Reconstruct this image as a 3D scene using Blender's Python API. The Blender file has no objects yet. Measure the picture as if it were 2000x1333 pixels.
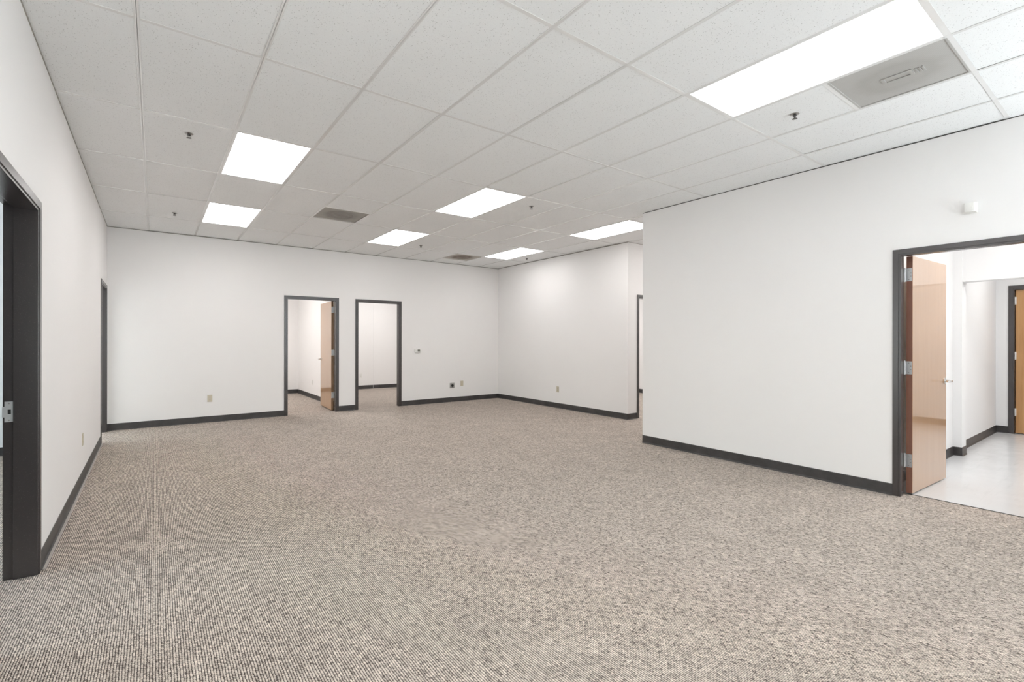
import bpy, bmesh, math, random
from mathutils import Matrix, Vector
random.seed(7)
sc = bpy.context.scene
C = sc.collection
PI = math.pi

# ------------------------------------------------------------------ camera
cam = bpy.data.cameras.new('camera')
co = bpy.data.objects.new('camera', cam); C.objects.link(co)
cam.sensor_fit = 'HORIZONTAL'; cam.sensor_width = 36.0
cam.lens = 933.6 / 2000 * 36
cam.shift_x = (1000 - 966.16) / 2000
cam.shift_y = (665.5 - 666.5) / 2000
cam.clip_start = 0.02; cam.clip_end = 300
YAW, ROLL, CAMZ = 0.61825, 0.00152, 1.35
r = Vector((math.cos(YAW), -math.sin(YAW), 0)); fw = Vector((math.sin(YAW), math.cos(YAW), 0)); up = Vector((0, 0, 1))
r2 = r * math.cos(ROLL) + up * math.sin(ROLL); u2 = up * math.cos(ROLL) - r * math.sin(ROLL)
M = Matrix((r2, u2, -fw)).transposed().to_4x4(); M.translation = (0, 0, CAMZ)
co.matrix_world = M
sc.camera = co

# ------------------------------------------------------------------ world, sun, lights, exposure
sc.view_settings.view_transform = 'Standard'
sc.view_settings.look = 'None'
sc.view_settings.gamma = 1.0
sc.view_settings.use_curve_mapping = False
sc.view_settings.exposure = 0.15
w = bpy.data.worlds.new('world'); sc.world = w; w.use_nodes = True
nt = w.node_tree; bg = nt.nodes['Background']
sky = nt.nodes.new('ShaderNodeTexSky'); sky.sky_type = 'NISHITA'
sky.sun_disc = False; sky.sun_elevation = math.radians(64); sky.sun_rotation = math.radians(20)
sky.air_density = 1.6; sky.dust_density = 4.0
nt.links.new(sky.outputs[0], bg.inputs[0])
SKY = 1.2
bg.inputs[1].default_value = SKY
sl = bpy.data.lights.new('sun', 'SUN'); sl.energy = 20.0; sl.angle = math.radians(0.6); sl.color = (.96, .985, 1)
so = bpy.data.objects.new('sun', sl); C.objects.link(so)
so.rotation_euler = (math.radians(-14), math.radians(10), 0)   # shines from over the roof towards the ground behind the rear windows
LENS = 6.0                                                    # brightness of the fluorescent lenses
WARM = (1.0, 0.982, 0.975)

def area(name, x, y, z, sx, sy, power, color=WARM):
    l = bpy.data.lights.new(name, 'AREA'); l.shape = 'RECTANGLE'; l.size = sx; l.size_y = sy
    l.energy = power; l.color = color
    o = bpy.data.objects.new(name, l); C.objects.link(o); o.location = (x, y, z)
    return o

def portal(x, y, z, sx, sz, rot):
    l = bpy.data.lights.new('window_portal', 'AREA'); l.shape = 'RECTANGLE'; l.size = sx; l.size_y = sz
    l.cycles.is_portal = True
    o = bpy.data.objects.new('window_portal', l); C.objects.link(o); o.location = (x, y, z); o.rotation_euler = rot

# troffers of the rooms whose ceilings are out of view, and of the ceiling behind the camera
CEIL = 3.04
XR0 = 5.27
for nm, x, y, z, p in (('office_lamp', 1.2, 10.9, CEIL - .03, 60), ('office_lamp', 4.9, 11.1, CEIL - .03, 50), ('office_lamp', 8.5, 6.9, CEIL - .03, 60),
                       ('hall_lamp', 8.2, 4.68, CEIL - .03, 25), ('lobby_lamp', 6.5, -0.1, CEIL - .03, 40), ('lobby_lamp', 9.0, 0.3, 2.72, 20)):
    area(nm, x, y, z, .6, 1.2, p)
for x, y, p in ((0.84, 1.31, 17), (0.84, -1.7, 26), (3.28, -1.7, 4)):
    area('ceiling_lamp', x, y, CEIL - .004, .56, 1.16, p)

# fill lamp added behind the camera, aimed up in place of pavement-bounced daylight
o = area('window_daylight', XR0 - .06, -2.0, 1.5, 1.75, 2.2, 188, (.86, .945, 1.0))
o.rotation_euler = (PI / 2 + math.radians(64), 0, PI / 2 - math.radians(12))
for y, ln, p_ in ((4.5, 3.6, 70), (9.9, 2.9, 90)):         # fill lamps for daylight through the outer windows of the rooms on the left
    o = area('window_daylight', -4.9, y, 1.5, ln, 2.0, p_, (.86, .945, 1.0)); o.rotation_euler = (PI / 2, 0, -PI / 2)

# ------------------------------------------------------------------ material helpers
def mat(name, color=(.8, .8, .8), rough=.5, metal=0.0, spec=.5, coat=0.0):
    m = bpy.data.materials.new(name); m.use_nodes = True
    b = m.node_tree.nodes['Principled BSDF']
    b.inputs['Base Color'].default_value = (*color, 1); b.inputs['Roughness'].default_value = rough
    b.inputs['Metallic'].default_value = metal; b.inputs['Specular IOR Level'].default_value = spec
    b.inputs['Coat Weight'].default_value = coat; b.inputs['Coat Roughness'].default_value = .05
    return m

class N:
    """small helper to wire node trees"""
    def __init__(s, m): s.t = m.node_tree; s.b = s.t.nodes['Principled BSDF']
    def n(s, kind, **kw):
        x = s.t.nodes.new(kind)
        for k, v in kw.items(): setattr(x, k, v)
        return x
    def l(s, a, b): s.t.links.new(a, b)
    def math(s, op, a, b=None, c=None, clamp=False):
        x = s.n('ShaderNodeMath', operation=op); x.use_clamp = clamp
        for i, v in enumerate((a, b, c)):
            if v is None: continue
            if hasattr(v, 'links'): s.l(v, x.inputs[i])
            else: x.inputs[i].default_value = v
        return x.outputs[0]
    def pos(s): return s.n('ShaderNodeNewGeometry').outputs['Position']
    def mapping(s, vec, scale, loc=(0, 0, 0)):
        x = s.n('ShaderNodeMapping'); s.l(vec, x.inputs[0]); x.inputs['Scale'].default_value = scale; x.inputs['Location'].default_value = loc
        return x.outputs[0]
    def noise(s, vec, scale, detail=2.0, rough=.5):
        x = s.n('ShaderNodeTexNoise'); s.l(vec, x.inputs['Vector']); x.inputs['Scale'].default_value = scale
        x.inputs['Detail'].default_value = detail; x.inputs['Roughness'].default_value = rough
        return x.outputs['Fac']
    def ramp(s, fac, stops, interp='LINEAR'):
        x = s.n('ShaderNodeValToRGB'); x.color_ramp.interpolation = interp; e = x.color_ramp.elements
        while len(e) < len(stops): e.new(.5)
        for i, (p, c) in enumerate(stops):
            e[i].position = p; e[i].color = (*c, 1) if len(c) == 3 else c
        s.l(fac, x.inputs[0]); return x.outputs[0]
    def mix(s, fac, a, b, blend='MIX'):
        x = s.n('ShaderNodeMix', data_type='RGBA', blend_type=blend)
        for i, v in ((0, fac), (6, a), (7, b)):
            if hasattr(v, 'links'): s.l(v, x.inputs[i])
            elif i == 0: x.inputs[0].default_value = v
            else: x.inputs[i].default_value = (*v, 1)
        return x.outputs[2]
    def bump(s, h, strength, dist):
        x = s.n('ShaderNodeBump'); s.l(h, x.inputs['Height']); x.inputs['Strength'].default_value = strength; x.inputs['Distance'].default_value = dist
        s.l(x.outputs[0], s.b.inputs['Normal'])
    def color(s, c): s.l(c, s.b.inputs['Base Color'])

def wall_paint(name, col):
    m = mat(name, col, .62, spec=.3); g = N(m); p = g.pos()
    g.color(g.mix(g.noise(p, 1.3, 3), tuple(c * .985 for c in col), tuple(min(c * 1.015, 1) for c in col)))
    g.bump(g.noise(p, 140, 2), .10, .0012)
    return m

M_wall = wall_paint('white_wall_paint', (.895, .88, .868))
M_wallcool = wall_paint('white_lobby_wall_paint', (.86, .865, .865))

# acoustic ceiling tile: white face with dark pinholes and short fissures
M_tile = mat('fissured_ceiling_tile', (.84, .83, .81), .9, spec=.1)
g = N(M_tile); p = g.pos()
warp = g.n('ShaderNodeVectorMath', operation='ADD'); g.l(p, warp.inputs[0])
wn = g.n('ShaderNodeTexNoise'); g.l(p, wn.inputs['Vector']); wn.inputs['Scale'].default_value = 30
sc_ = g.n('ShaderNodeVectorMath', operation='SCALE'); g.l(wn.outputs['Color'], sc_.inputs[0]); sc_.inputs['Scale'].default_value = .008
g.l(sc_.outputs[0], warp.inputs[1])
v = g.n('ShaderNodeTexVoronoi'); g.l(warp.outputs[0], v.inputs['Vector']); v.inputs['Scale'].default_value = 112
sep = g.n('ShaderNodeSeparateColor'); g.l(v.outputs['Color'], sep.inputs[0])
size = g.math('MULTIPLY_ADD', sep.outputs[0], .27, .03)
present = g.math('GREATER_THAN', sep.outputs[1], .38)
hole = g.math('MULTIPLY', g.math('LESS_THAN', v.outputs['Distance'], size), present)
v2 = g.n('ShaderNodeTexVoronoi'); g.l(p, v2.inputs['Vector']); v2.inputs['Scale'].default_value = 290
fine = g.math('MULTIPLY', g.math('LESS_THAN', v2.outputs['Distance'], .25), .32)
allh = g.math('MAXIMUM', hole, fine)
base = g.mix(g.noise(p, 2.2, 3), (.888, .897, .897), (.922, .932, .932))
g.color(g.mix(g.math('MULTIPLY', allh, .50), base, (.25, .24, .23)))
g.bump(g.math('SUBTRACT', 1.0, allh), .5, .002)
M_tee = mat('white_grid_paint', (.84, .835, .825), .3, spec=.6, coat=.8)
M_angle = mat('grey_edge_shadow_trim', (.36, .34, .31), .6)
M_gap_shade_dark = mat('dark_edge_trim', (.07, .066, .062), .6)
M_void = mat('dark_plenum', (.05, .05, .05), .9)

# loop-pile carpet: ribs 10 mm apart running away along the left wall, each rib made of staggered yarn loops
M_carpet = mat('looped_rib_carpet', (.3, .27, .24), .95, spec=.12)
g = N(M_carpet); p = g.pos()
sx = g.n('ShaderNodeSeparateXYZ'); g.l(p, sx.inputs[0])
wob = g.noise(p, 9.0, 2)
wob2 = g.noise(p, 62.0, 1)
X = g.math('DIVIDE', g.math('MULTIPLY_ADD', wob2, .0042, g.math('MULTIPLY_ADD', wob, .006, sx.outputs[0])), .0101)
col = g.math('FLOOR', X); fx = g.math('FRACT', X)
wnz = g.n('ShaderNodeTexWhiteNoise', noise_dimensions='1D'); g.l(col, wnz.inputs['W'])
jit = g.math('MULTIPLY_ADD', g.noise(p, 48, 1), 1.0, g.math('MULTIPLY', fx, .55))
Yc = g.math('ADD', g.math('ADD', g.math('DIVIDE', sx.outputs[1], .0150), g.math('MULTIPLY', wnz.outputs['Value'], 9.0)), jit)
row = g.math('FLOOR', Yc); fy = g.math('FRACT', Yc)
cell = g.n('ShaderNodeCombineXYZ'); g.l(col, cell.inputs[0]); g.l(row, cell.inputs[1])
wc = g.n('ShaderNodeTexWhiteNoise', noise_dimensions='2D'); g.l(cell.outputs[0], wc.inputs['Vector'])
hx = g.math('POWER', g.math('SINE', g.math('MULTIPLY', fx, PI)), .8)
hy = g.math('POWER', g.math('SINE', g.math('MULTIPLY', fy, PI)), .6)
hgt = g.math('MULTIPLY', hx, g.math('MULTIPLY_ADD', hy, .62, .38))
hgt = g.math('MULTIPLY', hgt, g.math('MULTIPLY_ADD', wc.outputs['Value'], .4, .7))
iso = g.noise(p, 82.0, 2, .7)
isoc = g.n('ShaderNodeMapRange'); g.l(iso, isoc.inputs[0]); isoc.inputs[1].default_value = .33; isoc.inputs[2].default_value = .62
tone = g.math('ADD', g.math('MULTIPLY', wc.outputs['Value'], .38), g.math('MULTIPLY', isoc.outputs[0], .62))
yarn = g.ramp(tone, [(0, (.10, .085, .073)), (.22, (.33, .281, .243)), (.45, (.64, .556, .482)), (1, (.87, .77, .675))])
patch = g.noise(p, 3.5, 4, .6); patch2 = g.noise(p, 24, 2, .6)
yarn = g.mix(1.0, yarn, g.ramp(patch, [(.3, (.90, .90, .90)), (.7, (1.06, 1.06, 1.06))]), 'MULTIPLY')
yarn = g.mix(1.0, yarn, g.ramp(patch2, [(.3, (.82, .82, .82)), (.65, (1.10, 1.10, 1.10))]), 'MULTIPLY')
gap = g.math('SMOOTH_MIN', hgt, 1.0, .01)
gapf = g.n('ShaderNodeMapRange', interpolation_type='SMOOTHSTEP'); g.l(gap, gapf.inputs[0])
gapf.inputs[1].default_value = .16; gapf.inputs[2].default_value = .58
g.color(g.mix(gapf.outputs[0], (.075, .058, .052), yarn))
g.bump(hgt, .75, .005)

# vinyl composition floor of the lobby
M_vct = mat('polished_white_vinyl_tile', (.70, .71, .71), .16, spec=.5)
g = N(M_vct); p = g.pos()
br = g.n('ShaderNodeTexBrick'); g.l(p, br.inputs['Vector']); br.offset = 0
br.inputs['Color1'].default_value = (.715, .725, .73, 1); br.inputs['Color2'].default_value = (.70, .71, .715, 1); br.inputs['Mortar'].default_value = (.675, .685, .69, 1)
br.inputs['Scale'].default_value = 1; br.inputs['Mortar Size'].default_value = .0012; br.inputs['Brick Width'].default_value = .305; br.inputs['Row Height'].default_value = .305
scuff = g.ramp(g.noise(g.mapping(p, (1.2, 9, 1)), 2.0, 4, .7), [(.55, (1, 1, 1)), (.8, (.90, .90, .90))])
g.color(g.mix(1.0, br.outputs['Color'], scuff, 'MULTIPLY'))
g.l(g.math('MULTIPLY_ADD', g.noise(p, 5, 3), .18, .10), g.b.inputs['Roughness'])

M_frame = mat('dark_brown_frame_paint', (.034, .028, .028), .27, spec=1.0)
g = N(M_frame); p = g.pos()
g.bump(g.noise(p, 420, 2), .28, .0008)
spk = g.ramp(g.noise(p, 260, 1), [(.68, (.035, .029, .029)), (.80, (.078, .068, .067))])
g.color(spk)
M_base = mat('charcoal_rubber_cove', (.050, .046, .045), .42, spec=.5)
g = N(M_base); p = g.pos()
g.color(g.ramp(g.noise(p, 6, 4, .7), [(.35, (.040, .037, .037)), (.7, (.066, .061, .060))]))
M_toe = mat('dusty_cove_toe', (.40, .36, .33), .6)  # paler than the cove above it
M_strip = mat('black_reducer_strip', (.03, .03, .03), .5)

def wood(name, a, b, c, rough, coat):
    m = mat(name, b, rough, spec=.5, coat=coat); g = N(m)
    tc = g.n('ShaderNodeTexCoord').outputs['Object']
    st = g.mapping(tc, (9, 9, .55))
    f1 = g.noise(st, 2.2, 6, .62)
    f2 = g.noise(g.mapping(tc, (60, 60, 1.6)), 3.0, 3, .6)
    cc = g.ramp(f1, [(.3, a), (.5, b), (.72, c)])
    g.color(g.mix(g.math('MULTIPLY', f2, .25), cc, a))
    g.bump(f2, .04, .001)
    return m
M_wood = wood('varnished_oak_veneer', (.44, .24, .108), (.465, .26, .12), (.49, .28, .135), .3, 1.0)
M_wood2 = wood('orange_birch_veneer', (.46, .225, .075), (.56, .30, .115), (.64, .37, .16), .28, .35)
M_edge = wood('red_brown_door_edge', (.22, .095, .065), (.27, .125, .085), (.32, .155, .105), .4, .1)
M_edge2 = wood('tan_door_edge', (.22, .13, .07), (.28, .17, .095), (.34, .21, .12), .45, .1)
M_chrome = mat('brushed_chrome', (.72, .71, .69), .24, metal=1.0)
M_zinc = mat('satin_zinc_hinge', (.70, .71, .72), .38, metal=.75)
M_hole = mat('dark_hole', (.02, .02, .02), .8)
M_ivory = mat('ivory_plastic', (.60, .545, .43), .4)
M_whitep = mat('white_plastic', (.83, .82, .79), .4)
M_lcd = mat('grey_display', (.17, .17, .15), .25)
M_steel = mat('grey_steel_plate', (.38, .37, .36), .45, metal=.4)
M_black = mat('black_plastic', (.012, .012, .012), .4)
M_slot = mat('brown_receptacle_slot', (.14, .115, .085), .5)
M_bronze = mat('dark_sprinkler_metal', (.13, .125, .12), .35, metal=.8)
M_cup = mat('dull_chrome_cup', (.42, .41, .40), .3, metal=1.0)

def lens_mat(name, strength):
    m = bpy.data.materials.new(name); m.use_nodes = True; b = m.node_tree.nodes['Principled BSDF']
    b.inputs['Base Color'].default_value = (.9, .9, .88, 1); b.inputs['Roughness'].default_value = .35
    b.inputs['Emission Color'].default_value = (1.0, .98, .975, 1); b.inputs['Emission Strength'].default_value = strength
    return m
M_lens = lens_mat('glowing_prismatic_lens', LENS)
M_lens_boost = lens_mat('glowing_prismatic_lens_fresh_tubes', LENS * 1.4)   # extra glow added to the two left troffers to brighten that side
# perforated return-air face, soiled towards the neck
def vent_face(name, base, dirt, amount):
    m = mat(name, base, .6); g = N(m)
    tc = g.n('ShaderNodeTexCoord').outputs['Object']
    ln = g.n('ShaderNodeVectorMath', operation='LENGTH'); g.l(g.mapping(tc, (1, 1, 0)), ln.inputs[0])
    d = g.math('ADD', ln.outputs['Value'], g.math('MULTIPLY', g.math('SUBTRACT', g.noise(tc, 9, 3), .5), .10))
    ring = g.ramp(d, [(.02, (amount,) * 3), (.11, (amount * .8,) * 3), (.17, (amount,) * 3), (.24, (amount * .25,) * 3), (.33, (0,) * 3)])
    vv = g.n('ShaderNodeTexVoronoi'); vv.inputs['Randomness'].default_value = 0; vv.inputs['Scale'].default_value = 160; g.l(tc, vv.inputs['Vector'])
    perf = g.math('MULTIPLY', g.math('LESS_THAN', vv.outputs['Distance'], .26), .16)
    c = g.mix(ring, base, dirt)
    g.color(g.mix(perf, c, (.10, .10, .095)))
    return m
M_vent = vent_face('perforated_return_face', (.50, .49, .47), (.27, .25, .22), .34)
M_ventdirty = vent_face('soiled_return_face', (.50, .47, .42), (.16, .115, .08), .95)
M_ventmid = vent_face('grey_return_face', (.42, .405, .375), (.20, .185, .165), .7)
M_glass = bpy.data.materials.new('window_glass'); M_glass.use_nodes = True
t = M_glass.node_tree; t.nodes.clear()
o_ = t.nodes.new('ShaderNodeOutputMaterial'); tr = t.nodes.new('ShaderNodeBsdfTransparent'); gl = t.nodes.new('ShaderNodeBsdfGlossy'); mx = t.nodes.new('ShaderNodeMixShader'); fr = t.nodes.new('ShaderNodeFresnel')
gl.inputs['Roughness'].default_value = .02; tr.inputs[0].default_value = (.93, .96, .95, 1); fr.inputs[0].default_value = 1.45
t.links.new(fr.outputs[0], mx.inputs[0]); t.links.new(tr.outputs[0], mx.inputs[1]); t.links.new(gl.outputs[0], mx.inputs[2]); t.links.new(mx.outputs[0], o_.inputs[0])
M_pave = mat('pale_concrete_pavement', (.52, .50, .47), .8)
g = N(M_pave); g.color(g.ramp(g.noise(g.pos(), 3, 5), [(.3, (.47, .465, .455)), (.7, (.56, .555, .545))]))
M_alu = mat('bronze_aluminium', (.10, .09, .085), .4, metal=.6)

# ------------------------------------------------------------------ geometry helpers
def new_bm(): return bmesh.new()
def bx(bm, x0, x1, y0, y1, z0, z1):
    x0, x1 = sorted((x0, x1)); y0, y1 = sorted((y0, y1)); z0, z1 = sorted((z0, z1))
    v = [bm.verts.new(c) for c in ((x0, y0, z0), (x1, y0, z0), (x1, y1, z0), (x0, y1, z0), (x0, y0, z1), (x1, y0, z1), (x1, y1, z1), (x0, y1, z1))]
    for f in ((3, 2, 1, 0), (4, 5, 6, 7), (0, 1, 5, 4), (1, 2, 6, 5), (2, 3, 7, 6), (3, 0, 4, 7)): bm.faces.new([v[i] for i in f])
def prism(bm, pts, axis_vec, origin=(0, 0, 0)):
    a = [bm.verts.new(Vector(p)) for p in pts]; b_ = [bm.verts.new(Vector(p) + Vector(axis_vec)) for p in pts]
    n = len(pts)
    for i in range(n): bm.faces.new((a[i], a[(i + 1) % n], b_[(i + 1) % n], b_[i]))
    bm.faces.new(a[::-1]); bm.faces.new(b_)
def cyl(bm, c, r0, r1, h, axis='Z', seg=20):
    ret = bmesh.ops.create_cone(bm, cap_ends=True, segments=seg, radius1=r0, radius2=r1, depth=h)
    rot = {'Z': Matrix(), 'X': Matrix.Rotation(PI / 2, 4, 'Y'), 'Y': Matrix.Rotation(-PI / 2, 4, 'X')}[axis]
    bmesh.ops.transform(bm, matrix=Matrix.Translation(c) @ rot, verts=ret['verts'])
def lathe(bm, prof, seg=24, c=(0, 0, 0)):
    rings = [[bm.verts.new((c[0] + rr * math.cos(2 * PI * k / seg), c[1] + rr * math.sin(2 * PI * k / seg), c[2] + z)) for k in range(seg)] for rr, z in prof]
    for a, b_ in zip(rings, rings[1:]):
        for k in range(seg): bm.faces.new((a[k], a[(k + 1) % seg], b_[(k + 1) % seg], b_[k]))
    bm.faces.new(rings[0][::-1]); bm.faces.new(rings[-1])
def tube(bm, pts, rad, seg=10):
    rings = []
    for i, p_ in enumerate(pts):
        p_ = Vector(p_); d = (Vector(pts[min(i + 1, len(pts) - 1)]) - Vector(pts[max(i - 1, 0)])).normalized()
        s = d.cross(Vector((0, 0, 1)));  s = Vector((1, 0, 0)) if s.length < 1e-3 else s.normalized()
        q = s.cross(d).normalized(); rr = rad[i] if isinstance(rad, (list, tuple)) else rad
        rings.append([bm.verts.new(p_ + (s * math.cos(2 * PI * k / seg) + q * math.sin(2 * PI * k / seg)) * rr) for k in range(seg)])
    for a, b_ in zip(rings, rings[1:]):
        for k in range(seg): bm.faces.new((a[k], a[(k + 1) % seg], b_[(k + 1) % seg], b_[k]))
    bm.faces.new(rings[0][::-1]); bm.faces.new(rings[-1])
def bev(bm, w_, seg=2):
    bmesh.ops.bevel(bm, geom=bm.edges[:], offset=w_, segments=seg, profile=.7, affect='EDGES', clamp_overlap=True)
def obj(name, bm, m, parent=None, smooth=False, loc=None, rotz=None):
    bmesh.ops.recalc_face_normals(bm, faces=bm.faces[:])
    me = bpy.data.meshes.new(name); bm.to_mesh(me); bm.free(); me.materials.append(m)
    if smooth:
        me.polygons.foreach_set('use_smooth', [True] * len(me.polygons)); me.set_sharp_from_angle(angle=math.radians(35))
    o = bpy.data.objects.new(name, me); C.objects.link(o)
    if parent: o.parent = parent
    if loc is not None: o.location = loc
    if rotz is not None: o.rotation_euler = (0, 0, rotz)
    return o
def struct(name, bm, m, parent=None, **kw):
    o = obj(name, bm, m, parent, **kw)
    if parent is None: o['kind'] = 'structure'
    return o
def empty(name, loc=(0, 0, 0), rotz=0.0, kind=None, parent=None):
    o = bpy.data.objects.new(name, None); C.objects.link(o); o.location = loc; o.rotation_euler = (0, 0, rotz); o.empty_display_size = .05
    if kind: o['kind'] = kind
    if parent: o.parent = parent
    return o
def tag(o, label, cat, group=None):
    o['label'] = label; o['category'] = cat
    if group: o['group'] = group
    return o
def dup(root, loc, rot=None, label=None):
    r_ = root.copy(); C.objects.link(r_); r_.location = loc
    if rot is not None: r_.rotation_euler = rot
    if label: r_['label'] = label
    for ch in list(root.children):
        c_ = ch.copy(); C.objects.link(c_); c_.parent = r_
        for q in ch.children:
            d_ = q.copy(); C.objects.link(d_); d_.parent = c_
    return r_

# ------------------------------------------------------------------ plan of the rooms (metres; the camera stands at x=0, y=0)
XR, XRF, YB, YP, YC = 5.27, 6.58, 9.11, 4.025, 5.33       # near right wall, far right wall, back wall, wall end, wall facing the passage
T = .12
TOP = 3.038
DOORH = 2.105                                             # clear door height
FW = .046                                                 # frame face width
# floors
bm = new_bm()
for a in ((-5.0, 5.415, -3.1, 1.47), (-5.0, 10.4, 1.47, 13.0)):
    bx(bm, a[0], a[1], a[2], a[3], -.06, 0)
struct('floor', bm, M_carpet)
bm = new_bm(); bx(bm, 5.425, 10.4, -1.0, 1.47, -.06, .001); struct('floor_lobby', bm, M_vct)
bm = new_bm(); bx(bm, 5.415, 5.425, .42, 1.36, -.05, .0035); struct('trim_1', bm, M_strip)

# left wall and its rooms, turned by a third of a degree about (XL, 3.8) as in the photograph
XL = -.548
AL = .0057
left = Matrix.Translation((XL, 3.8, 0)) @ Matrix.Rotation(AL, 4, 'Z')
def L(bm):                                                # local: x=0 wall face, y along the wall measured from 3.8, into a world mesh
    bmesh.ops.transform(bm, matrix=left, verts=bm.verts[:]); return bm
ND = (-.945, -.033)                                       # near left doorway, clear opening (local y)
FD = (4.275, 5.195)                                       # far left doorway
ZT = TOP
TL = .134
bm = new_bm()
H = DOORH + .03
for y0, y1, z0, z1 in ((-6.9, ND[0] - .02, 0, ZT), (ND[0] - .02, ND[1] + .02, H, ZT), (ND[1] + .02, FD[0] - .02, 0, ZT), (FD[0] - .02, FD[1] + .02, H, ZT), (FD[1] + .02, 5.45, 0, ZT)):
    bx(bm, -TL, 0, y0, y1, z0, z1)
struct('wall_left', L(bm), M_wall)
# rooms to the left: partition, outer wall with windows
bm = new_bm(); bx(bm, -5, XL - TL - .02, 7.83, 7.93, 0, TOP); struct('wall_left_partition', bm, M_wallcool)
bm = new_bm()
for y0, y1, z0, z1 in ((-3.1, 13, 0, .35), (-3.1, 13, 2.6, TOP), (-3.1, 2.5, .35, 2.6), (6.5, 8.3, .35, 2.6), (11.5, 13, .35, 2.6)):
    bx(bm, -5.1, -5, y0, y1, z0, z1)
struct('wall_left_outer', bm, M_wallcool)
bm = new_bm(); bx(bm, -5, XL - .02, -3.1, 13.1, TOP, TOP + .05); struct('ceiling_left', bm, M_tee)
for k, (y0, y1) in enumerate(((2.5, 6.5), (8.3, 11.5))):
    f = empty(f'window_{k + 1}', (-5.05, 0, 0), kind='structure')
    bm = new_bm(); n = 3
    for z in (.35, 2.55): bx(bm, -.04, .04, y0, y1, z, z + .05)
    for q in range(n + 1):
        yy = y0 + (y1 - y0 - .05) * q / n; bx(bm, -.04, .04, yy, yy + .05, .35, 2.6)
    obj('window_frame', bm, M_alu, f)
    for q in range(n):
        ww = (y1 - y0 - .05) / n
        bm = new_bm(); bx(bm, -.004, .004, y0 + ww * q + .05, y0 + ww * (q + 1), .40, 2.55); obj('pane', bm, M_glass, f)
    portal(-4.97, (y0 + y1) / 2, 1.475, 2.2, y1 - y0, (0, PI / 2 * -1, 0))
# back wall with two doorways
DA = (1.925, 2.803); DB = (3.212, 4.085)
bm = new_bm()
for x0, x1, z0, z1 in ((-.75, DA[0] - .02, 0, TOP), (DA[0] - .02, DA[1] + .02, H, TOP), (DA[1] + .02, DB[0] - .02, 0, TOP), (DB[0] - .02, DB[1] + .02, H, TOP), (DB[1] + .02, XRF + T, 0, TOP)):
    bx(bm, x0, x1, YB, YB + T, z0, z1)
struct('wall_back', bm, M_wall)
# offices behind the back wall
bm = new_bm(); bx(bm, 2.985, 3.10, YB + T, 12.86, 0, TOP); struct('wall_office_partition', bm, M_wall)
bm = new_bm(); bx(bm, -.7, 3.0, 12.86, 12.98, 0, TOP); bx(bm, 3.0, 4.985, 12.872, 12.98, 0, TOP); bx(bm, 4.984, 4.992, 12.8735, 12.98, 0, TOP); bx(bm, 4.991, 10.4, 12.868, 12.98, 0, TOP); struct('wall_office_rear', bm, M_wall)
bm = new_bm(); bx(bm, -.7, -.58, YB + T, 12.86, 0, TOP); struct('wall_office_left', bm, M_wall)
bm = new_bm(); bx(bm, -.6, 10.4, YB + T, 13.1, TOP, TOP + .05); struct('ceiling_offices', bm, M_tee)
# far right wall, wall facing the passage with a doorway
bm = new_bm(); bx(bm, XRF, XRF + T, YC, YB, 0, TOP); struct('wall_right_far', bm, M_wall)
DC = (6.865, 7.78)
bm = new_bm()
for x0, x1, z0, z1 in ((XRF + T, DC[0] - .02, 0, TOP), (DC[0] - .02, DC[1] + .02, H, TOP), (DC[1] + .02, 10.26, 0, TOP)):
    bx(bm, x0, x1, YC, YC + T, z0, z1)
struct('wall_passage', bm, M_wall)
bm = new_bm(); bx(bm, 10.26, 10.38, 1.5, 12.9, 0, TOP); struct('wall_far_end', bm, M_wall)
bm = new_bm(); bx(bm, XRF + T, 10.26, YC + T, YB, TOP, TOP + .05); bx(bm, 6.64, 10.26, YP, YC + .01, TOP, TOP + .05); struct('ceiling_passage', bm, M_tee)
# near right wall with the doorway to the lobby, and its return at the passage
DR = (.44, 1.351)
bm = new_bm()
for y0, y1, z0, z1 in ((-3.1, -2.95, 0, TOP), (-2.95, -1.05, 0, .2), (-2.95, -1.05, 2.8, TOP), (-1.05, DR[0] - .02, 0, TOP), (DR[0] - .02, DR[1] + .02, H, TOP), (DR[1] + .02, YP, 0, TOP)):
    bx(bm, XR, XR + T, y0, y1, z0, z1)
bx(bm, XR + T, 10.26, YP - T, YP, 0, TOP)
struct('wall_right', bm, M_wall)
# lobby
bm = new_bm(); bx(bm, XR + T, 10.32, 1.472, 1.56, 0, TOP); bx(bm, 7.72, 7.92, 1.392, 1.4715, 0, TOP); bx(bm, XR + T, 10.32, -1.1, -1.0, 0, TOP); struct('wall_lobby', bm, M_wallcool)
bm = new_bm(); bx(bm, 7.74, 7.92, -.62, 1.392, 2.05, TOP); bx(bm, 7.72, 7.92, -1.0, -.62, 0, TOP); struct('wall_lobby_header', bm, M_wallcool)
DE = (.385, 1.30)
bm = new_bm()
for y0, y1, z0, z1 in ((DE[1] + .02, 1.472, 0, TOP), (DE[0] - .02, DE[1] + .02, H + .015, TOP), (-1.0, DE[0] - .02, 0, TOP)): bx(bm, 10.2, 10.32, y0, y1, z0, z1)
bx(bm, 10.33, 10.42, 0, 1.5, 0, 2.5)  # slab added behind the end door to block the light gap beneath it
struct('wall_lobby_end', bm, M_wallcool)
bm = new_bm(); bx(bm, 7.92, 10.2, -.74, -.62, 0, TOP); struct('wall_corridor', bm, M_wallcool)
bm = new_bm(); bx(bm, XR + T, 7.72, -1.0, 1.472, TOP, TOP + .05); bx(bm, 7.92, 10.2, -.62, 1.472, 2.75, 2.8); struct('ceiling_lobby', bm, M_tee)
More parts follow.
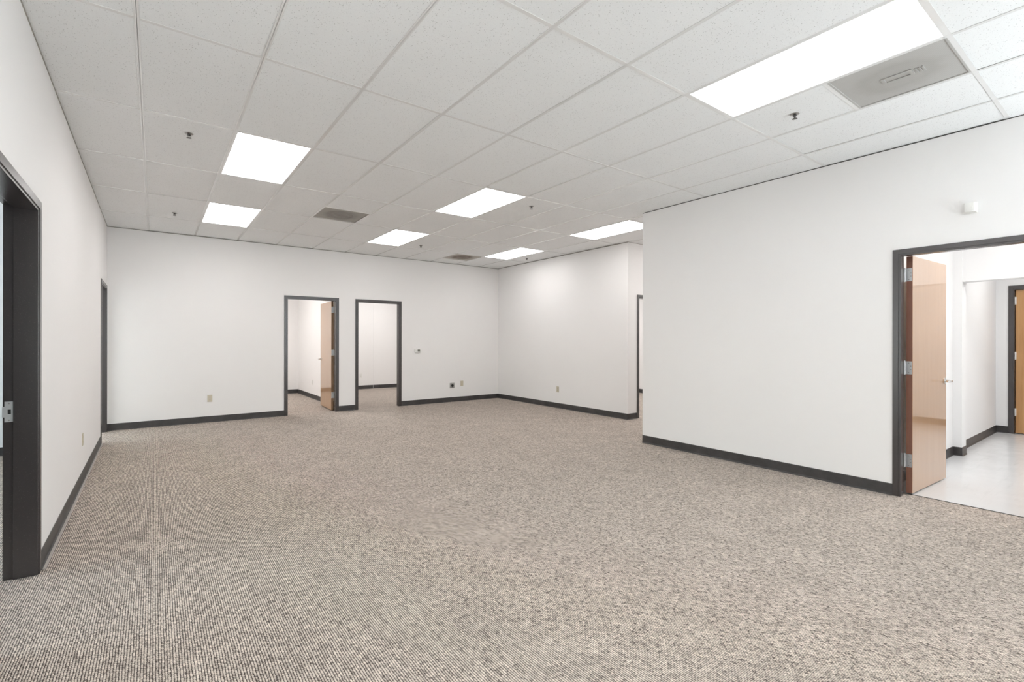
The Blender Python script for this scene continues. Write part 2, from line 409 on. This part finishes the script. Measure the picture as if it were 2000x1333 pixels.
# rear wall behind the camera: a storefront of tall windows
bm = new_bm()
for x0, x1, z0, z1 in ((-5, 5.39, 0, .30), (-5, 5.39, 2.75, TOP), (-5, -.45, .30, 2.75), (1.25, 5.39, .30, 2.75)):
    bx(bm, x0, x1, -3.12, -3.0, z0, z1)
struct('wall_rear', bm, M_wall)
for k, (x0, x1) in enumerate(((-.45, 1.25),)):
    f = empty(f'window_{k + 3}', (0, -3.06, 0), kind='structure'); n = 2
    bm = new_bm()
    for z in (.30, 2.69): bx(bm, x0, x1, -.04, .04, z, z + .06)
    for q in range(n + 1):
        xx = x0 + (x1 - x0 - .05) * q / n; bx(bm, xx, xx + .05, -.04, .04, .36, 2.69)
    obj('window_frame', bm, M_alu, f)
    for q in range(n):
        ww = (x1 - x0 - .05) / n
        bm = new_bm(); bx(bm, x0 + ww * q + .05, x0 + ww * (q + 1), -.004, .004, .36, 2.69); obj('pane', bm, M_glass, f)
    portal((x0 + x1) / 2, -2.97, 1.525, x1 - x0, 2.4, (PI / 2, 0, 0))
f = empty('window_4', (XR + .06, 0, 0), kind='structure')  # unseen window, added to send light to the left wall and ceiling
bm = new_bm()
for z in (.2, 2.75): bx(bm, -.04, .04, -2.95, -1.05, z, z + .05)
for yy in (-2.95, -2.03, -1.10): bx(bm, -.04, .04, yy, yy + .05, .25, 2.75)
obj('window_frame', bm, M_alu, f)
for y0, y1 in ((-2.90, -2.03), (-1.98, -1.10)):
    bm = new_bm(); bx(bm, -.004, .004, y0, y1, .25, 2.75); obj('pane', bm, M_glass, f)
portal(XR - .03, -2.0, 1.5, 2.5, 1.8, (0, PI / 2, 0))
bm = new_bm(); bx(bm, 5.42, 60, -3.125, -1.1, -.25, -.15); bx(bm, -60, 60, -60, -3.125, -.25, -.15); bx(bm, -60, -5.1, -3.1, 60, -.25, -.15); struct('pavement_ground', bm, M_pave)
bm = new_bm(); bx(bm, -5.15, 5.42, -3.15, -1.1, 3.32, 3.4); bx(bm, -5.15, 10.5, -1.1, 13.15, 3.32, 3.4); struct('roof', bm, M_void)

# ------------------------------------------------------------------ ceiling: grid of 2 x 4 ft tiles
GX, GY, TX, TY = -.0793, 3.1369, .6096, 1.2192
gx = lambda i: GX + i * TX
gy = lambda j: GY + j * TY
LIGHTS = [(1, 1), (1, 3), (5, 1), (5, 3), (5, -2), (9, 1), (9, 3)]
VENTS = [(3, 2.5), (8, 4), (6, -2)]                       # 2 x 2 ft, lower corner in grid units
bm = new_bm(); bx(bm, -.72, 6.70, -3.1, YB + T, 3.12, 3.16); ceiling = struct('ceiling', bm, M_void)
def tile_mesh(w_, d_):
    bm = new_bm(); bx(bm, -w_ / 2, w_ / 2, -d_ / 2, d_ / 2, 0, .014)
    me = bpy.data.meshes.new('ceiling_tile'); bmesh.ops.recalc_face_normals(bm, faces=bm.faces[:]); bm.to_mesh(me); bm.free(); me.materials.append(M_tile); return me
full, half = tile_mesh(.5955, 1.2052), tile_mesh(.5955, .5955)
def tile(me, x, y):
    o = bpy.data.objects.new('ceiling_tile', me); C.objects.link(o); o.parent = ceiling
    o.location = (x, y, CEIL + .0018 + random.choice((0, 0, 0, .0006, .0012, .0022)))
    o.rotation_euler = (random.uniform(-.0012, .0012), random.uniform(-.002, .002), 0)
lamps_out = [(1, -2), (1, -4.5), (5, -4.5)]
for i in range(-1, 11):
    for j in range(-5, 5):
        if (i, j) in LIGHTS: continue
        if i >= 9 and j < 0: continue                     # over the closed rooms on the right
        x = gx(i + .5)
        vs = [v_ for v_ in VENTS if v_[0] == i and j <= v_[1] < j + 1]
        if vs:
            tile(half, x, gy(j + .25 if vs[0][1] > j + .25 else j + .75))
        else: tile(full, x, gy(j + .5))
for i in range(-1, 12):                                   # main runners along y
    bm = new_bm(); y0 = -3.1; y1 = YB + .1 
    if i > 8: y0 = YP - .1
    bx(bm, gx(i) - .012, gx(i) + .012, y0, y1, CEIL, CEIL + .0016)
    bx(bm, gx(i) - .001, gx(i) + .001, y0, y1, CEIL, CEIL + .03)
    obj('grid_runner', bm, M_tee, ceiling)
for j in range(-5, 6):
    x1 = gx(9) if gy(j) < YP else gx(11)
    bm = new_bm(); bx(bm, gx(-1), x1, gy(j) - .012, gy(j) + .012, CEIL + .0004, CEIL + .0018); obj('cross_tee', bm, M_tee, ceiling)
for i, j in VENTS:
    y = j + .5
    if abs(y - round(y)) > .1 or True:
        yy = gy(y if y != round(y) else j)
        bm = new_bm(); bx(bm, gx(i), gx(i + 1), yy - .012, yy + .012, CEIL + .0004, CEIL + .0018); obj('cross_tee', bm, M_tee, ceiling)
# strips coloured dark for the shadow gap between walls and ceiling
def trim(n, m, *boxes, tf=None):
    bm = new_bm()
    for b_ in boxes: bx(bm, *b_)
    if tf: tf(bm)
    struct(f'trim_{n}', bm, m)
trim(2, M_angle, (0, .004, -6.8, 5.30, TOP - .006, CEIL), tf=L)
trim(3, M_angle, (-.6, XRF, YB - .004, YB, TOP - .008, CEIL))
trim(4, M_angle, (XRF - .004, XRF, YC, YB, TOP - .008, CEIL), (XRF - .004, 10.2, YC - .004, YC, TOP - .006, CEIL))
trim(5, M_gap_shade_dark, (XR - .003, XR, -3.0, YP, TOP - .004, CEIL))

# ------------------------------------------------------------------ ceiling fixtures
def make_light(x, y, label):
    t_ = tag(empty('ceiling_light', (x, y, CEIL)), label, 'light', 'recessed fluorescent troffers')
    bm = new_bm(); W, D = .2975, .6025
    for a in ((-W, W, -D, -D + .014), (-W, W, D - .014, D), (-W, -W + .014, -D + .014, D - .014), (W - .014, W, -D + .014, D - .014)):
        bx(bm, a[0], a[1], a[2], a[3], .0005, .012)
    obj('lens_frame', bm, M_tee, t_)
    bm = new_bm(); bx(bm, -W + .0142, W - .0142, -D + .0142, D - .0142, .004, .008); obj('lens', bm, M_lens, t_)
    bm = new_bm()
    bx(bm, -W + .003, W - .003, -D + .003, D - .003, .060, .062)
    for a in ((-W + .003, -W + .005, -D + .003, D - .003), (W - .005, W - .003, -D + .003, D - .003)): bx(bm, *a, .0125, .060)
    for a in ((-W + .005, W - .005, -D + .003, -D + .005), (-W + .005, W - .005, D - .005, D - .003)): bx(bm, *a, .0125, .060)
    obj('housing', bm, M_whitep, t_)
    return t_
LL = ['large fluorescent light panel at left, nearer of the two in its row',
      'smaller looking fluorescent light panel at left, close to the back wall',
      'fluorescent light panel in the middle of the ceiling, between two sprinklers and the grey vent',
      'fluorescent light panel in the middle row, close to the back wall',
      'very large bright light panel at upper right beside the big square vent',
      'light panel partly hidden behind the near right wall corner',
      'narrow looking light panel near the far right back corner, beside the brown stained vent']
l0 = None
for (i, j), lb in zip(LIGHTS, LL):
    x, y = gx(i + .5), gy(j + .5)
    if l0 is None:
        l0 = make_light(x, y, lb)
        lens = [ch for ch in l0.children if ch.name == 'lens'][0]
        lens_dim = lens.data.copy(); lens.data.materials[0] = M_lens_boost
    else:
        d_ = dup(l0, (x, y, CEIL), label=lb)
        if i != 1:
            for ch in d_.children:
                if ch.name.startswith('lens') and not ch.name.startswith('lens_frame'): ch.data = lens_dim

def make_vent(i, j, m, label, plate=False):
    t_ = tag(empty('air_vent', (gx(i + .5), gy(j + .25), CEIL)), label, 'vent', 'square ceiling air vents')
    W = .2975
    bm = new_bm()
    for a in ((-W, W, -W, -W + .016), (-W, W, W - .016, W), (-W, -W + .016, -W + .016, W - .016), (W - .016, W, -W + .016, W - .016)): bx(bm, *a, .0005, .013)
    obj('vent_frame', bm, m, t_)
    bm = new_bm(); bx(bm, -W + .016, W - .016, -W + .016, W - .016, .006, .009)
    face = obj('perforated_face', bm, m, t_)
    bm = new_bm()                                         # deflector blades behind the perforated face, pressing through as a low relief
    if plate:
        for a in ((-.050, .034, -.080, -.063), (-.050, .034, .060, .077), (-.050, -.036, -.063, .060), (.020, .034, -.063, .060)): bx(bm, *a, .0005, .0062)
        for q in range(3): bx(bm, -.040, .034, -.100 - q * .017, -.092 - q * .017, .001, .0062)
    else:
        ring(bm, .17, .014, .004, .0062); ring(bm, .10, .010, .004, .0062)
    obj('deflector', bm, m, t_)
    return t_
def ring(bm, rad, wdt, z0, z1, seg=36):
    rows = []
    for rr, z in ((rad - wdt, z1), (rad - wdt, z0), (rad, z0), (rad, z1)):
        rows.append([bm.verts.new((rr * math.cos(2 * PI * k / seg), rr * math.sin(2 * PI * k / seg), z)) for k in range(seg)])
    for a, b_ in zip(rows, rows[1:]):
        for k in range(seg): bm.faces.new((a[k], a[(k + 1) % seg], b_[(k + 1) % seg], b_[k]))
make_vent(3, 2.5, M_ventmid, 'dark grey square ceiling vent left of centre, with a round neck shadow')
make_vent(8, 4, M_ventdirty, 'brown stained square ceiling vent near the far back corner')
make_vent(6, -2, M_vent, 'large looking grey perforated ceiling vent beside the big light panel at right', True)

def squash(bm): bmesh.ops.scale(bm, vec=(1, 1, .68), verts=bm.verts[:])
def make_sprinkler(loc, label):
    t_ = tag(empty('fire_sprinkler', loc), label, 'sprinkler', 'pendent fire sprinklers')
    bm = new_bm(); lathe(bm, [(.008, .0), (.029, .0), (.031, -.003), (.026, -.007), (.018, -.010), (.014, -.013), (.008, -.013)]); squash(bm); obj('escutcheon', bm, M_cup, t_, smooth=True)
    bm = new_bm(); lathe(bm, [(.012, -.012), (.012, -.022), (.009, -.026), (.006, -.027)])
    for s in (-1, 1): tube(bm, [(s * .010, 0, -.020), (s * .014, 0, -.030), (s * .011, 0, -.042), (s * .003, 0, -.050)], .0022, 8)
    cyl(bm, (0, 0, -.035), .0022, .0022, .022, seg=8)
    squash(bm); obj('sprinkler_frame', bm, M_bronze, t_, smooth=True)
    bm = new_bm(); lathe(bm, [(.004, -.049), (.017, -.050), (.018, -.0515), (.016, -.0525), (.004, -.053)]); squash(bm); obj('deflector', bm, M_bronze, t_, smooth=True)
    return t_
SP = [((.227, 4.644), 'sprinkler left of the nearer left light panel'), ((.214, 7.655), 'sprinkler left of the far left light panel'),
      ((3.864, 4.638), 'sprinkler right of the central light panel'), ((3.861, 7.70), 'sprinkler beside the middle far light panel'),
      ((6.234, 7.627), 'tiny sprinkler by the light panel in the far right corner'), ((3.884, 1.608), 'nearest sprinkler, below the big light panel at upper right')]
s0 = None
for (x, y), lb in SP:
    z = CEIL + .001
    lb = 'small chrome fire ' + lb
    if s0 is None: s0 = make_sprinkler((x, y, z), lb)
    else: dup(s0, (x, y, z), label=lb)

# ------------------------------------------------------------------ baseboards (cove profile)
PROF = [(0, 0), (.015, 0), (.0145, .002), (.008, .006), (.0045, .014), (.004, .094), (.0028, .099), (0, .101)]
def run(bm, p0, p1, h=1.0):                               # wall on the left of p0 -> p1, profile to the right
    p0, p1 = Vector((*p0, 0)), Vector((*p1, 0)); d = (p1 - p0).normalized(); n = Vector((d.y, -d.x, 0))
    prism(bm, [p0 + n * a + Vector((0, 0, b_ * h)) for a, b_ in PROF], p1 - p0)
def baseboard(name, segs, tf=None, m=M_base):
    bm = new_bm()
    for a, b_ in segs: run(bm, a, b_)
    if tf: tf(bm)
    return struct('baseboard_' + name, bm, m)
bl = baseboard('left', [((0, -6.8), (0, ND[0] - FW)), ((0, ND[1] + FW), (0, FD[0] - FW)), ((0, FD[1] + FW), (0, 5.31))], tf=L)
bm = new_bm()
for y0, y1 in ((-6.8, ND[0] - FW - .004), (ND[1] + FW + .004, FD[0] - FW - .004)): prism(bm, [(.0150, y0, 0), (.0290, y0, 0), (.0270, y0, .003), (.0150, y0, .006)], (0, y1 - y0, 0))
L(bm); o = obj('cove_toe', bm, M_toe, bl); o['label'] = 'pale dusty toe strip'
baseboard('back', [((-.585, YB), (DA[0] - FW, YB)), ((DA[1] + FW, YB), (DB[0] - FW, YB)), ((DB[1] + FW, YB), (XRF, YB))])
baseboard('right_far', [((XRF, YB), (XRF, YC - .004)), ((XRF - .004, YC), (DC[0] - FW, YC)), ((DC[1] + FW, YC), (10.2, YC))])
baseboard('right', [((XR, YP), (XR, DR[1] + .040)), ((XR, DR[0] - FW), (XR, -2.99))])
baseboard('offices', [((-.58, 12.86), (2.985, 12.86)), ((2.985, 12.86), (2.985, YB + T + .03)), ((3.10, 12.872), (4.985, 12.872)), ((4.991, 12.868), (10.2, 12.868)), ((-.58, YB + T), (-.58, 12.86))])
baseboard('far_end', [((10.26, YB), (10.26, YC + T))])
baseboard('left_partition', [((-4.9, 7.83), (XL - TL - .02, 7.83))])
baseboard('lobby', [((XR + T + .02, 1.472), (7.72, 1.472)), ((7.72, 1.475), (7.72, 1.388)), ((7.717, 1.392), (7.923, 1.392)), ((7.92, 1.39), (7.92, 1.472)), ((7.92, 1.472), (10.2, 1.472)), ((10.2, 1.472), (10.2, DE[1] + FW)), ((10.2, DE[0] - FW), (10.2, -.62)), ((10.2, -.62), (7.92, -.62)), ((7.72, -.62), (7.72, -.99)), ((XR + T, -.99), (XR + T, DR[0] - FW))])

# ------------------------------------------------------------------ door frames (hollow metal, single rabbet)
def door_frame(n, mtx, w_, height=DOORH, t0=-.010, t1=T + .010, rab=.050, FW=FW):
    """local: x along the opening 0..w, y through the wall from the room side (0) to the far side; soffit on the room side, rabbet on the far side"""
    root = empty(f'door_{n}', kind='structure')
    def piece(name, boxes):
        bm = new_bm()
        for b_ in boxes:
            t_ = new_bm(); bx(t_, *b_); bev(t_, .0025, 2)
            me = bpy.data.meshes.new('tmp'); t_.to_mesh(me); t_.free(); bm.from_mesh(me); bpy.data.meshes.remove(me)
        bmesh.ops.transform(bm, matrix=mtx, verts=bm.verts[:])
        return obj(name, bm, M_frame, root)
    piece('jamb', [(-FW, 0, t0, t1, 0, height + FW), (-.004, .015, t0 + .006, t1 - rab, 0, height)])
    piece('jamb', [(w_, w_ + FW, t0, t1, 0, height + FW), (w_ - .015, w_ + .004, t0 + .006, t1 - rab, 0, height)])
    piece('head', [(-.001, w_ + .001, t0, t1, height, height + FW), (.010, w_ - .010, t0 + .006, t1 - rab, height - .015, height + .004)])
    return root
def place(x, y, ang): return Matrix.Translation((x, y, 0)) @ Matrix.Rotation(ang, 4, 'Z')
# left wall frames: looking along local +x = +y of wall, through direction = -x
mL = left @ Matrix.Translation((0, 0, 0)) @ Matrix(((0, -1, 0, 0), (1, 0, 0, 0), (0, 0, 1, 0), (0, 0, 0, 1)))
f1 = door_frame(1, mL @ Matrix.Translation((ND[0], 0, 0)), ND[1] - ND[0], t1=.144, rab=.044)
f2 = door_frame(2, mL @ Matrix.Translation((FD[0], 0, 0)), FD[1] - FD[0], t1=.144, rab=.044)
f3 = door_frame(3, place(DA[0], YB, 0), DA[1] - DA[0])
f4 = door_frame(4, place(DB[0], YB, 0), DB[1] - DB[0])
f5 = door_frame(5, place(DC[0], YC, 0), DC[1] - DC[0])
mR = Matrix.Translation((XR, 0, 0)) @ Matrix(((0, 1, 0, 0), (1, 0, 0, 0), (0, 0, 1, 0), (0, 0, 0, 1)))   # mirrored: local x -> +y, local y -> +x
f6 = door_frame(6, mR @ Matrix.Translation((DR[0], 0, 0)), DR[1] - DR[0], FW=.040)
mE = Matrix.Translation((10.2, 0, 0)) @ Matrix(((0, 1, 0, 0), (1, 0, 0, 0), (0, 0, 1, 0), (0, 0, 0, 1)))
f7 = door_frame(7, mE @ Matrix.Translation((DE[0], 0, 0)), DE[1] - DE[0], height=DOORH + .012)

# strike plate on the near left jamb: T-shaped plate with a latch slot and two screws
ys = ND[1] - .0022
bm = new_bm()
bx(bm, -.136, -.101, ys, ys + .004, .888, .915); bx(bm, -.146, -.101, ys, ys + .004, .915, .975); bx(bm, -.136, -.101, ys, ys + .004, .975, 1.003)
L(bm); sp_ = obj('strike_plate', bm, M_zinc, f1); sp_['label'] = 'satin metal strike plate'
bm = new_bm(); bx(bm, -.123, -.110, ys - .0006, ys + .002, .932, .958); L(bm); obj('latch_slot', bm, M_hole, sp_)
for z in (.898, .992):
    bm = new_bm(); cyl(bm, (-.118, ys, z), .004, .004, .0016, 'Y', 14); L(bm); obj('screw', bm, M_steel, sp_)

# ------------------------------------------------------------------ door leaves
def lever(parent, x, yface, side, z, toward):
    """rose and lever on one face; side = -1/+1 (local y direction out of the face), toward = -1/+1 along local x"""
    bm = new_bm(); cyl(bm, (x, yface + side * .006, z), .032, .030, .012, 'Y', 28); cyl(bm, (x, yface + side * .022, z), .012, .011, .034, 'Y', 16)
    tube(bm, [(x, yface + side * .036, z), (x, yface + side * .050, z), (x + toward * .012, yface + side * .060, z), (x + toward * .050, yface + side * .064, z), (x + toward * .095, yface + side * .062, z), (x + toward * .118, yface + side * .054, z)], [.010, .010, .010, .0095, .009, .007], 12)
    return obj('lever_handle', bm, M_chrome, parent, smooth=True)
def leaf(name, loc, rotz, w_, m, medge, label, hinge_side, z0=.012, h=2.085, th=.0445, handle=True, hz=(1.935, 1.115, .297), plates=True):
    """local: hinge edge at x=0, leaf along +x, visible face at y=0, thickness towards +y * hinge_side"""
    t_ = tag(empty(name, loc, rotz), label, 'door'); t_['kind'] = 'thing'
    y0, y1 = sorted((0, th * hinge_side))
    bm = new_bm(); bx(bm, .0012, w_, y0, y1, z0, z0 + h); bev(bm, .0015, 1); obj('door_panel', bm, m, t_)
    bm = new_bm(); bx(bm, 0, .0014, y0 + .001, y1 - .001, z0 + .001, z0 + h - .001); e = obj('edge_band', bm, medge, t_); e['label'] = 'brown unvarnished hinge edge'
    for z in hz:
        bm = new_bm(); hy = th * hinge_side
        if plates:
            bx(bm, -.0026, .0005, (.004 if hinge_side > 0 else -th - .004), (th + .004 if hinge_side > 0 else -.004), z - .057, z + .057)
        hg = obj('hinge', bm, M_zinc, t_)
        bm = new_bm()
        for q in range(5): cyl(bm, (-.004, hy + hinge_side * .010, z - .0456 + q * .0228), .0075, .0075, .0215, 'Z', 14)
        cyl(bm, (-.004, hy + hinge_side * .010, z), .0045, .0045, .126, 'Z', 10)
        obj('hinge_knuckle', bm, M_zinc, hg, smooth=True)
        for q, zz in enumerate((-.042, -.014, .014, .042)):
            bm = new_bm(); cyl(bm, (-.003, hinge_side * (.012 if q in (1, 2) else .026), z + zz), .0045, .0045, .0014, 'X', 10)
            obj('screw', bm, M_steel, hg)
    if handle:
        lever(t_, w_ - .07, 0, -hinge_side, .965, -1); lever(t_, w_ - .07, th * hinge_side, hinge_side, .965, -1)
        bm = new_bm(); bx(bm, w_ - .0005, w_ + .0015, y0 + .010, y1 - .010, .91, 1.02); obj('latch_plate', bm, M_chrome, t_)
    return t_
leaf('wooden_door', (5.411, 1.290, 0), math.radians(-2.4), .905, M_wood, M_edge, 'open tan glossy wooden door in the right hand doorway to the tiled lobby', 1)
leaf('wooden_door', (2.752, 9.262, 0), math.radians(87.3), .868, M_wood, M_edge2, 'open oak wooden door in the left of the two back wall doorways, lower part orange', -1)
# closed door at the end of the lobby corridor
t_ = tag(empty('wooden_door', (10.245, DE[1] - .018, 0), -PI / 2), 'closed orange birch door in a dark frame at the end of the tiled corridor', 'door'); t_['kind'] = 'thing'
bm = new_bm(); bx(bm, .002, DE[1] - DE[0] - .036, -.0 - .002, .040, .012, 2.10); bev(bm, .0015, 1); obj('door_panel', bm, M_wood2, t_)
for z in (1.942, 1.140, .316):
    bm = new_bm()
    for q in range(5): cyl(bm, (-.002, -.010, z - .0456 + q * .0228), .0085, .0085, .0215, 'Z', 14)
    bx(bm, -.012, .012, -.004, -.001, z - .055, z + .055)
    obj('hinge', bm, M_whitep, t_)
lever(t_, DE[1] - DE[0] - .036 - .07, -.002, -1, .965, -1)

# ------------------------------------------------------------------ wall plates and devices
def rot_to(n):                                            # plate local: x right, z up, -y out of the wall
    return {'-y': 0.0, '-x': -PI / 2, '+x': PI / 2}[n]
def make_outlet(loc, n, label, m, slots=True):
    t_ = tag(empty('wall_outlet', loc, rot_to(n)), label, 'outlet', 'duplex wall outlets')
    bm = new_bm(); bx(bm, -.035, .035, -.0065, .0, -.0575, .0575); bev(bm, .003, 2); obj('cover_plate', bm, m, t_)
    for s in (-1, 1):
        bm = new_bm(); cyl(bm, (0, -.0068, s * .0205), .0165, .0165, .003, 'Y', 20); rc = obj('receptacle', bm, m, t_)
        bm = new_bm()
        for a in (-.006, .006): bx(bm, a - .0012, a + .0012, -.0086, -.0080, s * .0205 - .002, s * .0205 + .007)
        cyl(bm, (0, -.0083, s * .0205 - .008), .0025, .0025, .0008, 'Y', 10); obj('slot', bm, M_slot, rc)
    bm = new_bm(); cyl(bm, (0, -.0070, 0), .0032, .0032, .0012, 'Y', 10); obj('screw', bm, M_steel, t_)
    return t_
o0 = make_outlet((.739, YB, .392), '-y', 'ivory duplex outlet on the back wall, left of both doorways', M_ivory)
dup(o0, (5.583, YB, .392), label='ivory duplex outlet on the back wall beside the grey plate with black centre')
dup(o0, (XRF, 7.066, .373), (0, 0, rot_to('-x')), 'ivory duplex outlet on the far right wall')
lo = left @ Vector((0, 5.993 - 3.8, .40))
dup(o0, lo, (0, 0, rot_to('+x') + AL), 'ivory duplex outlet low on the left wall between the two doorways')
w0 = make_outlet((2.985, 11.50, .37), '-x', 'white outlet in the left back office, seen beside the open oak door', M_whitep)
dup(w0, (4.630, 12.872, .375), (0, 0, 0), 'white outlet low in the right back office, seen through the open doorway')

t_ = tag(empty('cable_plate', (5.332, YB, .357)), 'square grey metal wall plate with a black round socket on the back wall', 'wall plate')
bm = new_bm(); bx(bm, -.058, .058, -.007, 0, -.058, .058); bev(bm, .004, 2); obj('cover_plate', bm, M_steel, t_)
bm = new_bm(); cyl(bm, (0, -.011, 0), .030, .028, .010, 'Y', 28); cyl(bm, (0, -.018, 0), .018, .017, .006, 'Y', 20); obj('socket', bm, M_black, t_, smooth=True)
for sx_ in (-1, 1):
    for sz in (-1, 1):
        bm = new_bm(); cyl(bm, (sx_ * .045, -.0075, sz * .045), .004, .004, .002, 'Y', 10); obj('screw', bm, M_zinc, t_)

t_ = tag(empty('thermostat', (4.488, YB, 1.132)), 'small white thermostat with grey display on the back wall right of the doorways', 'thermostat')
bm = new_bm(); bx(bm, -.062, .062, -.026, 0, -.045, .045); bev(bm, .007, 3); obj('body', bm, M_whitep, t_, smooth=True)
bm = new_bm(); bx(bm, -.004, .050, -.0275, -.0255, -.012, .030); bev(bm, .0008, 1); obj('display', bm, M_lcd, t_)
bm = new_bm()
for q in range(2): bx(bm, .008 + q * .020, .022 + q * .020, -.0282, -.0270, -.030, -.022)
obj('button', bm, M_whitep, t_)

t_ = tag(empty('motion_sensor', (XR, .902, 2.405), -PI / 2), 'white rectangular motion sensor high on the right wall above the lobby doorway', 'sensor')
bm = new_bm(); bx(bm, -.040, .040, -.010, 0, -.044, .044); bev(bm, .003, 2); obj('back_plate', bm, M_whitep, t_)
bm = new_bm(); prism(bm, [(-.036, -.010, -.040), (-.036, -.038, -.034), (-.026, -.046, -.034), (.026, -.046, -.034), (.036, -.038, -.034), (.036, -.010, -.040)], (0, 0, .072)); bev(bm, .003, 2); obj('housing', bm, M_whitep, t_, smooth=True)
bm = new_bm(); bx(bm, -.018, .018, -.0475, -.0455, -.026, .004); bev(bm, .0008, 1); obj('sensor_window', bm, M_whitep, t_)
